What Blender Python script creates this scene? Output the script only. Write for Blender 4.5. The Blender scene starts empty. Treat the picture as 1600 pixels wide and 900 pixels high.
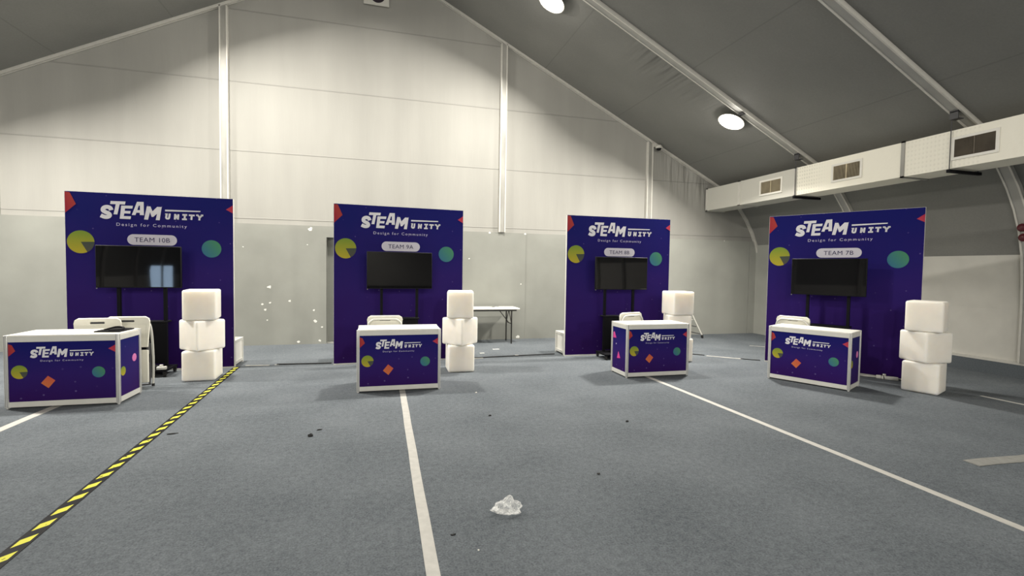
import bpy, bmesh, math, random
from mathutils import Vector, Matrix
from mathutils.geometry import tessellate_polygon
random.seed(7)
SC = bpy.context.scene
COL = SC.collection

# ------------------------------------------------------------------ camera
cam_data = bpy.data.cameras.new('camera')
cam_data.sensor_width = 36.0
cam_data.lens = 748.326 / 1600 * 36.0
cam_data.clip_start = 0.05
cam = bpy.data.objects.new('camera', cam_data)
COL.objects.link(cam)
CF = Vector((0.264997, 0.963434, -0.039654)); CR = Vector((0.96424, -0.264587, 0.015347)); CU = Vector((-0.004294, 0.042302, 0.999096))
M4 = Matrix((CR, CU, -CF)).transposed().to_4x4()
M4.translation = (0, 0, 1.498)
cam.matrix_world = M4
SC.camera = cam

# ------------------------------------------------------------------ world, exposure, lamp settings
w = bpy.data.worlds.new('world'); SC.world = w; w.use_nodes = True
w.node_tree.nodes['Background'].inputs[0].default_value = (0.02, 0.021, 0.024, 1)
w.node_tree.nodes['Background'].inputs[1].default_value = 1.0
SC.view_settings.view_transform = 'Standard'
SC.view_settings.look = 'None'
SC.view_settings.gamma = 1.0
SC.view_settings.use_curve_mapping = False
SC.view_settings.exposure = 0.0
LAMP_COLOR = (1.0, 0.95, 0.86)
LAMP_POWER = 280.0
LAMP_POWER_REAR = 300.0
HALO_POWER = 9.0
LAMP_SPREAD = 153.0
FRONT_TILT = 0.0

# hall numbers
YB = 9.826                  # back wall
XR, XL = 9.08, -9.28        # side walls
YF = -13.0                  # far end behind the camera
RIDGE_X, RIDGE_Z, SL = -0.1, 7.47, 0.497
def roof_z(x): return RIDGE_Z - SL * abs(x - RIDGE_X)
EAVE = [(7.9, roof_z(7.9)), (8.15, 3.31), (8.4, 3.06), (8.62, 2.78), (8.8, 2.48), (8.93, 2.17), (9.02, 1.82), (9.06, 1.4), (9.08, 1.0)]

# ------------------------------------------------------------------ materials
def newmat(name):
    m = bpy.data.materials.new(name); m.use_nodes = True
    return m, m.node_tree.nodes, m.node_tree.links, m.node_tree.nodes['Principled BSDF']
def lin(c):
    return tuple(((v / 255) / 12.92 if v / 255 <= 0.04045 else ((v / 255 + 0.055) / 1.055) ** 2.4) for v in c)
def mat(name, col, rough=0.5, metal=0.0, noise=0.06, scale=12.0, bump=0.0, bscale=60.0, spec=0.5, stretch=None):
    m, N, L, b = newmat(name)
    b.inputs['Roughness'].default_value = rough
    b.inputs['Metallic'].default_value = metal
    b.inputs['Specular IOR Level'].default_value = spec
    tc = N.new('ShaderNodeTexCoord')
    mp = N.new('ShaderNodeMapping'); L.new(tc.outputs['Object'], mp.inputs[0])
    if stretch: mp.inputs['Scale'].default_value = stretch
    n = N.new('ShaderNodeTexNoise'); n.inputs['Scale'].default_value = scale; n.inputs['Detail'].default_value = 4
    L.new(mp.outputs[0], n.inputs['Vector'])
    r = N.new('ShaderNodeValToRGB')
    r.color_ramp.elements[0].position = 0.3; r.color_ramp.elements[1].position = 0.7
    r.color_ramp.elements[0].color = (*[v * (1 - noise) for v in col], 1)
    r.color_ramp.elements[1].color = (*[min(1, v * (1 + noise)) for v in col], 1)
    L.new(n.outputs['Fac'], r.inputs[0]); L.new(r.outputs[0], b.inputs['Base Color'])
    if bump:
        n2 = N.new('ShaderNodeTexNoise'); n2.inputs['Scale'].default_value = bscale; n2.inputs['Detail'].default_value = 5
        L.new(mp.outputs[0], n2.inputs['Vector'])
        bp = N.new('ShaderNodeBump'); bp.inputs['Strength'].default_value = bump; bp.inputs['Distance'].default_value = 0.01
        L.new(n2.outputs['Fac'], bp.inputs['Height']); L.new(bp.outputs[0], b.inputs['Normal'])
    return m
def emis(name, col, st):
    m, N, L, b = newmat(name)
    b.inputs['Base Color'].default_value = (*col, 1)
    b.inputs['Emission Color'].default_value = (*col, 1)
    n = N.new('ShaderNodeTexNoise'); n.inputs['Scale'].default_value = 3
    mr = N.new('ShaderNodeMapRange'); mr.inputs[3].default_value = st * 0.85; mr.inputs[4].default_value = st * 1.15
    L.new(n.outputs['Fac'], mr.inputs[0]); L.new(mr.outputs[0], b.inputs['Emission Strength'])
    return m
def math_node(N, L, op, a, b=None):
    n = N.new('ShaderNodeMath'); n.operation = op
    for i, v in enumerate((a, b)):
        if v is None: continue
        if isinstance(v, (int, float)): n.inputs[i].default_value = v
        else: L.new(v, n.inputs[i])
    return n.outputs[0]
def smooth(N, L, v, a, b):
    n = N.new('ShaderNodeMapRange'); n.interpolation_type = 'SMOOTHSTEP'
    L.new(v, n.inputs[0]); n.inputs[1].default_value = a; n.inputs[2].default_value = b
    return n.outputs[0]

def mat_carpet():
    m, N, L, b = newmat('blue_grey_carpet')
    b.inputs['Roughness'].default_value = 0.95; b.inputs['Specular IOR Level'].default_value = 0.15
    tc = N.new('ShaderNodeTexCoord')
    n1 = N.new('ShaderNodeTexNoise'); n1.inputs['Scale'].default_value = 90; n1.inputs['Detail'].default_value = 4; n1.inputs['Roughness'].default_value = 0.7
    n2 = N.new('ShaderNodeTexNoise'); n2.inputs['Scale'].default_value = 1.4; n2.inputs['Detail'].default_value = 5
    n3 = N.new('ShaderNodeTexNoise'); n3.inputs['Scale'].default_value = 24; n3.inputs['Detail'].default_value = 6; n3.inputs['Roughness'].default_value = 0.72
    for n in (n1, n2, n3): L.new(tc.outputs['Object'], n.inputs['Vector'])
    s = math_node(N, L, 'ADD', math_node(N, L, 'MULTIPLY', n1.outputs[0], 0.5), math_node(N, L, 'ADD', math_node(N, L, 'MULTIPLY', n2.outputs[0], 0.18), math_node(N, L, 'MULTIPLY', n3.outputs[0], 0.32)))
    r = N.new('ShaderNodeValToRGB')
    r.color_ramp.elements[0].position = 0.38; r.color_ramp.elements[0].color = (0.066, 0.077, 0.088, 1)
    r.color_ramp.elements[1].position = 0.64; r.color_ramp.elements[1].color = (0.182, 0.2, 0.218, 1)
    L.new(s, r.inputs[0]); L.new(r.outputs[0], b.inputs['Base Color'])
    bp = N.new('ShaderNodeBump'); bp.inputs['Strength'].default_value = 0.5; bp.inputs['Distance'].default_value = 0.006
    L.new(n1.outputs[0], bp.inputs['Height']); L.new(bp.outputs[0], b.inputs['Normal'])
    return m

def mat_fabric_wall():
    # pale lining of the gable: welded seams, faint vertical streaks, folds near the right eave
    m, N, L, b = newmat('pale_tent_lining')
    b.inputs['Roughness'].default_value = 0.75; b.inputs['Specular IOR Level'].default_value = 0.3
    tc = N.new('ShaderNodeTexCoord'); sp = N.new('ShaderNodeSeparateXYZ'); L.new(tc.outputs['Object'], sp.inputs[0])
    x, z = sp.outputs[0], sp.outputs[2]
    mp = N.new('ShaderNodeMapping'); mp.inputs['Scale'].default_value = (1, 1, 0.12); L.new(tc.outputs['Object'], mp.inputs[0])
    n1 = N.new('ShaderNodeTexNoise'); n1.inputs['Scale'].default_value = 2.6; n1.inputs['Detail'].default_value = 6; L.new(mp.outputs[0], n1.inputs['Vector'])
    n2 = N.new('ShaderNodeTexNoise'); n2.inputs['Scale'].default_value = 0.7; n2.inputs['Detail'].default_value = 4; L.new(tc.outputs['Object'], n2.inputs['Vector'])
    seam = None
    for zs in (2.36, 3.585, 4.825, 6.1):
        d = math_node(N, L, 'ABSOLUTE', math_node(N, L, 'SUBTRACT', z, zs))
        s = math_node(N, L, 'SUBTRACT', 1.0, smooth(N, L, d, 0.006, 0.016))
        seam = s if seam is None else math_node(N, L, 'MAXIMUM', seam, s)
    r = N.new('ShaderNodeValToRGB')
    r.color_ramp.elements[0].position = 0.3; r.color_ramp.elements[0].color = (0.30, 0.296, 0.275, 1)
    r.color_ramp.elements[1].position = 0.7; r.color_ramp.elements[1].color = (0.36, 0.354, 0.33, 1)
    L.new(math_node(N, L, 'ADD', math_node(N, L, 'MULTIPLY', n1.outputs[0], 0.6), math_node(N, L, 'MULTIPLY', n2.outputs[0], 0.4)), r.inputs[0])
    mx = N.new('ShaderNodeMix'); mx.data_type = 'RGBA'
    L.new(math_node(N, L, 'MULTIPLY', seam, 0.45), mx.inputs[0]); L.new(r.outputs[0], mx.inputs[6]); mx.inputs[7].default_value = (0.2, 0.2, 0.185, 1)
    L.new(mx.outputs[2], b.inputs['Base Color'])
    # fold height
    wv = N.new('ShaderNodeTexNoise'); wv.inputs['Scale'].default_value = 5.5; wv.inputs['Detail'].default_value = 2
    mp2 = N.new('ShaderNodeMapping'); mp2.inputs['Scale'].default_value = (1.0, 1, 0.14); mp2.inputs['Rotation'].default_value = (0, math.radians(-14), 0)
    L.new(tc.outputs['Object'], mp2.inputs[0]); L.new(mp2.outputs[0], wv.inputs['Vector'])
    # distance below the roof line
    below = math_node(N, L, 'SUBTRACT', math_node(N, L, 'SUBTRACT', RIDGE_Z, math_node(N, L, 'MULTIPLY', math_node(N, L, 'ABSOLUTE', math_node(N, L, 'ADD', x, 0.1)), SL)), z)
    mask = math_node(N, L, 'MULTIPLY', math_node(N, L, 'MULTIPLY', smooth(N, L, x, 5.8, 6.6), math_node(N, L, 'SUBTRACT', 1.0, smooth(N, L, x, 7.3, 7.7))), math_node(N, L, 'SUBTRACT', 1.0, smooth(N, L, below, 0.25, 1.1)))
    h = math_node(N, L, 'ADD', math_node(N, L, 'MULTIPLY', math_node(N, L, 'MULTIPLY', wv.outputs[0], mask), 0.12), math_node(N, L, 'ADD', math_node(N, L, 'MULTIPLY', n1.outputs[0], 0.012), math_node(N, L, 'MULTIPLY', seam, 0.004)))
    bp = N.new('ShaderNodeBump'); bp.inputs['Strength'].default_value = 1.0; bp.inputs['Distance'].default_value = 1.0
    L.new(h, bp.inputs['Height']); L.new(bp.outputs[0], b.inputs['Normal'])
    return m

def mat_roof():
    m, N, L, b = newmat('grey_roof_lining')
    b.inputs['Roughness'].default_value = 0.7; b.inputs['Specular IOR Level'].default_value = 0.3
    tc = N.new('ShaderNodeTexCoord'); sp = N.new('ShaderNodeSeparateXYZ'); L.new(tc.outputs['Object'], sp.inputs[0])
    x, y = sp.outputs[0], sp.outputs[1]
    n1 = N.new('ShaderNodeTexNoise'); n1.inputs['Scale'].default_value = 0.9; n1.inputs['Detail'].default_value = 6; L.new(tc.outputs['Object'], n1.inputs['Vector'])
    n2 = N.new('ShaderNodeTexNoise'); n2.inputs['Scale'].default_value = 40; L.new(tc.outputs['Object'], n2.inputs['Vector'])
    r = N.new('ShaderNodeValToRGB')
    r.color_ramp.elements[0].position = 0.3; r.color_ramp.elements[0].color = (0.18, 0.18, 0.17, 1)
    r.color_ramp.elements[1].position = 0.7; r.color_ramp.elements[1].color = (0.225, 0.224, 0.21, 1)
    L.new(math_node(N, L, 'ADD', math_node(N, L, 'MULTIPLY', n1.outputs[0], 0.7), math_node(N, L, 'MULTIPLY', n2.outputs[0], 0.3)), r.inputs[0])
    seam = None
    for xs in (3.35, 5.05, 6.9, -3.5, -5.2):
        d = math_node(N, L, 'ABSOLUTE', math_node(N, L, 'SUBTRACT', x, xs))
        s = math_node(N, L, 'SUBTRACT', 1.0, smooth(N, L, d, 0.004, 0.014))
        seam = s if seam is None else math_node(N, L, 'MAXIMUM', seam, s)
    mx = N.new('ShaderNodeMix'); mx.data_type = 'RGBA'
    L.new(math_node(N, L, 'MULTIPLY', seam, 0.3), mx.inputs[0]); L.new(r.outputs[0], mx.inputs[6]); mx.inputs[7].default_value = (0.1, 0.1, 0.095, 1)
    L.new(mx.outputs[2], b.inputs['Base Color'])
    # gathered folds next to the first beam
    wv = N.new('ShaderNodeTexNoise'); wv.inputs['Scale'].default_value = 9; wv.inputs['Detail'].default_value = 1
    mp = N.new('ShaderNodeMapping'); mp.inputs['Scale'].default_value = (1, 0.09, 0.0); L.new(tc.outputs['Object'], mp.inputs[0]); L.new(mp.outputs[0], wv.inputs['Vector'])
    mask = math_node(N, L, 'MULTIPLY', math_node(N, L, 'MULTIPLY', smooth(N, L, x, 3.9, 4.6), math_node(N, L, 'SUBTRACT', 1.0, smooth(N, L, x, 5.7, 6.1))),
                     math_node(N, L, 'MULTIPLY', math_node(N, L, 'SUBTRACT', 1.0, smooth(N, L, y, 7.35, 8.2)), smooth(N, L, y, 7.2, 7.26)))
    h = math_node(N, L, 'MULTIPLY', math_node(N, L, 'MULTIPLY', wv.outputs[0], mask), 0.10)
    bp = N.new('ShaderNodeBump'); bp.inputs['Strength'].default_value = 1.0; bp.inputs['Distance'].default_value = 1.0
    L.new(h, bp.inputs['Height']); L.new(bp.outputs[0], b.inputs['Normal'])
    return m

def mat_print():
    # printed sheet: navy at the top running into purple at the foot, with sparse specks of stars
    m, N, L, b = newmat('navy_purple_print')
    b.inputs['Roughness'].default_value = 0.6; b.inputs['Specular IOR Level'].default_value = 0.06
    tc = N.new('ShaderNodeTexCoord'); sp = N.new('ShaderNodeSeparateXYZ'); L.new(tc.outputs['Generated'], sp.inputs[0])
    nz = N.new('ShaderNodeTexNoise'); nz.inputs['Scale'].default_value = 1.6; nz.inputs['Detail'].default_value = 3; L.new(tc.outputs['Object'], nz.inputs['Vector'])
    f = math_node(N, L, 'ADD', sp.outputs[2], math_node(N, L, 'MULTIPLY', math_node(N, L, 'SUBTRACT', nz.outputs[0], 0.5), 0.5))
    r = N.new('ShaderNodeValToRGB')
    e = r.color_ramp.elements
    e[0].position = 0.0; e[0].color = (0.026, 0.006, 0.085, 1)
    e[1].position = 0.95; e[1].color = (0.009, 0.010, 0.118, 1)
    k = r.color_ramp.elements.new(0.45); k.color = (0.025, 0.011, 0.118, 1)
    L.new(f, r.inputs[0])
    so = N.new('ShaderNodeSeparateXYZ'); L.new(tc.outputs['Object'], so.inputs[0]); cxz = N.new('ShaderNodeCombineXYZ'); L.new(math_node(N, L, 'ADD', so.outputs[0], so.outputs[1]), cxz.inputs[0]); L.new(so.outputs[2], cxz.inputs[1])
    v = N.new('ShaderNodeTexVoronoi'); v.voronoi_dimensions = '2D'; v.inputs['Scale'].default_value = 6.0; L.new(cxz.outputs[0], v.inputs['Vector'])
    sc = N.new('ShaderNodeSeparateColor'); L.new(v.outputs['Color'], sc.inputs[0])
    dot = math_node(N, L, 'MULTIPLY', math_node(N, L, 'LESS_THAN', v.outputs['Distance'], 0.055), math_node(N, L, 'GREATER_THAN', sc.outputs[0], 0.62))
    mx = N.new('ShaderNodeMix'); mx.data_type = 'RGBA'
    L.new(math_node(N, L, 'MULTIPLY', dot, math_node(N, L, 'MULTIPLY', sc.outputs[1], 0.6)), mx.inputs[0]); L.new(r.outputs[0], mx.inputs[6]); mx.inputs[7].default_value = (0.16, 0.12, 0.30, 1)
    L.new(mx.outputs[2], b.inputs['Base Color'])
    return m

def mat_grad(name, c0, c1, dirx, dirz):
    m, N, L, b = newmat(name); b.inputs['Roughness'].default_value = 0.6; b.inputs['Specular IOR Level'].default_value = 0.06
    tc = N.new('ShaderNodeTexCoord'); sp = N.new('ShaderNodeSeparateXYZ'); L.new(tc.outputs['Generated'], sp.inputs[0])
    a = math_node(N, L, 'ADD', math_node(N, L, 'MULTIPLY', sp.outputs[0], dirx), math_node(N, L, 'MULTIPLY', sp.outputs[2], dirz))
    r = N.new('ShaderNodeValToRGB'); r.color_ramp.elements[0].color = (*c0, 1); r.color_ramp.elements[1].color = (*c1, 1)
    L.new(a, r.inputs[0]); L.new(r.outputs[0], b.inputs['Base Color'])
    return m

def mat_hazard():
    m, N, L, b = newmat('hazard_stripes'); b.inputs['Roughness'].default_value = 0.6; b.inputs['Specular IOR Level'].default_value = 0.12
    tc = N.new('ShaderNodeTexCoord'); sp = N.new('ShaderNodeSeparateXYZ'); L.new(tc.outputs['Object'], sp.inputs[0])
    x, y = sp.outputs[0], sp.outputs[1]       # tape runs along local y
    ph = math_node(N, L, 'FRACT', math_node(N, L, 'MULTIPLY', math_node(N, L, 'SUBTRACT', y, math_node(N, L, 'MULTIPLY', x, 1.0)), 1 / 0.17))
    st = math_node(N, L, 'MULTIPLY', math_node(N, L, 'LESS_THAN', ph, 0.46), math_node(N, L, 'LESS_THAN', math_node(N, L, 'ABSOLUTE', x), 0.027))
    n = N.new('ShaderNodeTexNoise'); n.inputs['Scale'].default_value = 25; L.new(tc.outputs['Object'], n.inputs['Vector'])
    st = math_node(N, L, 'MULTIPLY', st, math_node(N, L, 'GREATER_THAN', n.outputs[0], 0.33))
    mx = N.new('ShaderNodeMix'); mx.data_type = 'RGBA'; L.new(st, mx.inputs[0])
    mx.inputs[6].default_value = (0.006, 0.006, 0.008, 1); mx.inputs[7].default_value = (0.62, 0.60, 0.07, 1)
    L.new(mx.outputs[2], b.inputs['Base Color'])
    return m

def mat_duct():
    m, N, L, b = newmat('duct_foil_white'); b.inputs['Roughness'].default_value = 0.45; b.inputs['Specular IOR Level'].default_value = 0.5
    tc = N.new('ShaderNodeTexCoord'); sp = N.new('ShaderNodeSeparateXYZ'); L.new(tc.outputs['Object'], sp.inputs[0])
    y, z = sp.outputs[1], sp.outputs[2]
    u = math_node(N, L, 'ADD', y, math_node(N, L, 'MULTIPLY', z, 0.8)); v = math_node(N, L, 'SUBTRACT', y, math_node(N, L, 'MULTIPLY', z, 0.8))
    q = math_node(N, L, 'MULTIPLY', math_node(N, L, 'SINE', math_node(N, L, 'MULTIPLY', u, 62)), math_node(N, L, 'SINE', math_node(N, L, 'MULTIPLY', v, 62)))
    reg = math_node(N, L, 'MULTIPLY', smooth(N, L, y, 6.55, 7.0), math_node(N, L, 'LESS_THAN', y, 7.24))
    reg2 = math_node(N, L, 'MULTIPLY', math_node(N, L, 'GREATER_THAN', y, 4.4), math_node(N, L, 'LESS_THAN', y, 5.36))
    reg = math_node(N, L, 'MAXIMUM', reg, math_node(N, L, 'MULTIPLY', reg2, 0.4))
    n = N.new('ShaderNodeTexNoise'); n.inputs['Scale'].default_value = 9; n.inputs['Detail'].default_value = 5; L.new(tc.outputs['Object'], n.inputs['Vector'])
    old = smooth(N, L, y, 7.2, 7.26)
    r = N.new('ShaderNodeValToRGB'); r.color_ramp.elements[0].color = (0.90, 0.87, 0.76, 1); r.color_ramp.elements[1].color = (0.56, 0.55, 0.50, 1)
    L.new(old, r.inputs[0])
    dk = N.new('ShaderNodeMix'); dk.data_type = 'RGBA'; dk.blend_type = 'MULTIPLY'
    L.new(math_node(N, L, 'MULTIPLY', reg, math_node(N, L, 'MULTIPLY', smooth(N, L, q, 0.2, 0.8), 0.35)), dk.inputs[0]); L.new(r.outputs[0], dk.inputs[6]); dk.inputs[7].default_value = (0.45, 0.45, 0.42, 1)
    L.new(dk.outputs[2], b.inputs['Base Color'])
    bp = N.new('ShaderNodeBump'); bp.inputs['Strength'].default_value = 0.6; bp.inputs['Distance'].default_value = 1.0
    L.new(math_node(N, L, 'ADD', math_node(N, L, 'MULTIPLY', math_node(N, L, 'MULTIPLY', q, reg), 0.004), math_node(N, L, 'MULTIPLY', n.outputs[0], 0.006)), bp.inputs['Height'])
    L.new(bp.outputs[0], b.inputs['Normal'])
    return m

def mat_bag():
    m, N, L, b = newmat('clear_plastic_film')
    b.inputs['Base Color'].default_value = (0.92, 0.93, 0.92, 1); b.inputs['Roughness'].default_value = 0.18
    tr = N.new('ShaderNodeBsdfTransparent'); mx = N.new('ShaderNodeMixShader')
    lw = N.new('ShaderNodeLayerWeight'); lw.inputs[0].default_value = 0.45
    n = N.new('ShaderNodeTexNoise'); n.inputs['Scale'].default_value = 26; n.inputs['Detail'].default_value = 3
    tc = N.new('ShaderNodeTexCoord'); L.new(tc.outputs['Object'], n.inputs['Vector'])
    f = math_node(N, L, 'ADD', math_node(N, L, 'MULTIPLY', lw.outputs['Facing'], 0.48), math_node(N, L, 'MULTIPLY', smooth(N, L, n.outputs[0], 0.48, 0.68), 0.42))
    f = math_node(N, L, 'MINIMUM', math_node(N, L, 'ADD', f, 0.10), 1.0)
    L.new(f, mx.inputs[0]); L.new(tr.outputs[0], mx.inputs[1]); L.new(b.outputs[0], mx.inputs[2])
    L.new(mx.outputs[0], N['Material Output'].inputs[0])
    return m

M = dict(
    carpet=mat_carpet(), lining=mat_fabric_wall(), roof=mat_roof(), print=mat_print(), hazard=mat_hazard(), duct=mat_duct(), bag=mat_bag(),
    hoard=mat('hoarding_grey_green', (0.25, 0.255, 0.232), 0.65, noise=0.07, scale=2.0, bump=0.05, bscale=30),
    hoard_pale=mat('hoarding_pale', (0.35, 0.355, 0.325), 0.65, noise=0.05, scale=2.0),
    sidewall=mat('pale_side_wall', (0.62, 0.605, 0.56), 0.7, noise=0.05, scale=3.0, bump=0.1, bscale=14),
    chip=mat('bare_plaster_chip', (0.75, 0.74, 0.70), 0.8),
    alu=mat('brushed_aluminium', (0.33, 0.325, 0.30), 0.5, metal=0.25, noise=0.2, scale=5, stretch=(1, 1, 0.3)),
    aluw=mat('white_keder_rail', (0.60, 0.585, 0.54), 0.4, noise=0.04),
    beam=mat('grey_beam_face', (0.36, 0.355, 0.335), 0.5, metal=0.15, noise=0.08, scale=3),
    plinth=mat('carpeted_wall_foot', (0.105, 0.12, 0.135), 0.95, noise=0.15, scale=60),
    white=mat('white_laminate', (0.80, 0.785, 0.73), 0.45, noise=0.03),
    rail=mat('white_rail', (0.62, 0.615, 0.575), 0.4, noise=0.03),
    post=mat('silver_white_post', (0.60, 0.60, 0.58), 0.35, metal=0.2, noise=0.05),
    groove=mat('dark_groove', (0.16, 0.16, 0.16), 0.5),
    ink=mat('white_ink', (0.70, 0.69, 0.72), 0.55, noise=0.02, spec=0.06),
    inkdim=mat('lavender_ink', (0.55, 0.52, 0.66), 0.55, noise=0.02, spec=0.06),
    badge=mat('badge_lilac', (0.60, 0.58, 0.65), 0.55, noise=0.02, spec=0.06),
    badgetext=mat('navy_ink', (0.03, 0.025, 0.09), 0.55, spec=0.06),
    kite=mat_grad('coral_to_red', (0.30, 0.022, 0.045), (0.38, 0.06, 0.04), 0.5, 0.5),
    tri=mat_grad('pink_red', (0.45, 0.06, 0.09), (0.40, 0.03, 0.06), 0.5, 0.5),
    pie=mat_grad('yellow_to_green', (0.42, 0.34, 0.035), (0.17, 0.26, 0.04), 0.0, 1.0),
    slice=mat_grad('olive_slice', (0.08, 0.075, 0.06), (0.06, 0.075, 0.06), 0.0, 1.0),
    disc=mat_grad('blue_to_green', (0.035, 0.13, 0.25), (0.07, 0.24, 0.10), 0.6, 0.45),
    square=mat_grad('orange_to_coral', (0.55, 0.17, 0.05), (0.50, 0.08, 0.06), 0.4, 0.6),
    pink=mat_grad('magenta_pink', (0.62, 0.05, 0.25), (0.65, 0.25, 0.5), 0.6, 0.2),
    cube=mat('white_plastic_cube', (0.86, 0.82, 0.75), 0.5, noise=0.025, scale=8),
    tvblack=mat('black_plastic', (0.006, 0.006, 0.007), 0.5, spec=0.2),
    screen=mat('glossy_black_screen', (0.004, 0.004, 0.005), 0.03, noise=0.0, spec=0.45),
    black=mat('black_metal', (0.006, 0.006, 0.008), 0.6, spec=0.12),
    darkgrey=mat('dark_grey_metal', (0.05, 0.05, 0.055), 0.45),
    rubber=mat('black_rubber', (0.012, 0.012, 0.012), 0.8),
    chair=mat('cream_white_plastic', (0.74, 0.725, 0.64), 0.45, noise=0.03),
    tube=mat('pale_grey_tube', (0.62, 0.62, 0.58), 0.35, metal=0.3, noise=0.04),
    grille=mat('tan_grille_blades', (0.62, 0.54, 0.38), 0.5, metal=0.2, noise=0.25, scale=6),
    grilledark=mat('shaded_grille_blades', (0.11, 0.09, 0.065), 0.55, noise=0.25, scale=6),  # darker copy: unlit look of the nearer grilles put into the blade colour
    grilleback=mat('grille_back', (0.10, 0.085, 0.06), 0.7),
    gframe=mat('grille_frame_white', (0.80, 0.78, 0.72), 0.4, noise=0.02),
    tape=mat('white_cloth_tape', (0.46, 0.45, 0.42), 0.6, noise=0.08, scale=18),
    tapegrey=mat('grey_tape', (0.24, 0.24, 0.225), 0.6, noise=0.15, scale=20),
    red=mat('dark_red_plastic', (0.10, 0.01, 0.018), 0.35),
    paper=mat('white_board', (0.66, 0.65, 0.60), 0.6, noise=0.03),
    emblem=mat('dark_emblem_ink', (0.02, 0.012, 0.022), 0.6),
    emblemy=mat('yellow_emblem_ink', (0.35, 0.28, 0.05), 0.6),
    tablelegs=mat('black_table_leg', (0.012, 0.011, 0.010), 0.45),
    lens=emis('lit_lamp_lens', (1.0, 0.93, 0.78), 30.0),
    day=emis('daylight_opening', (0.55, 0.75, 1.0), 9.0),
    housing=mat('lamp_housing', (0.55, 0.53, 0.48), 0.4, metal=0.3),
    farwall=mat('far_lining', (0.50, 0.49, 0.46), 0.8, noise=0.06, scale=0.8),
    farlow=mat('far_dark_hoarding', (0.04, 0.04, 0.04), 0.8, noise=0.1, scale=1.0),
)

cb = M['cube'].node_tree.nodes['Principled BSDF']
cb.inputs['Subsurface Weight'].default_value = 0.75; cb.inputs['Subsurface Radius'].default_value = (1.0, 0.9, 0.75); cb.inputs['Subsurface Scale'].default_value = 0.12

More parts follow.
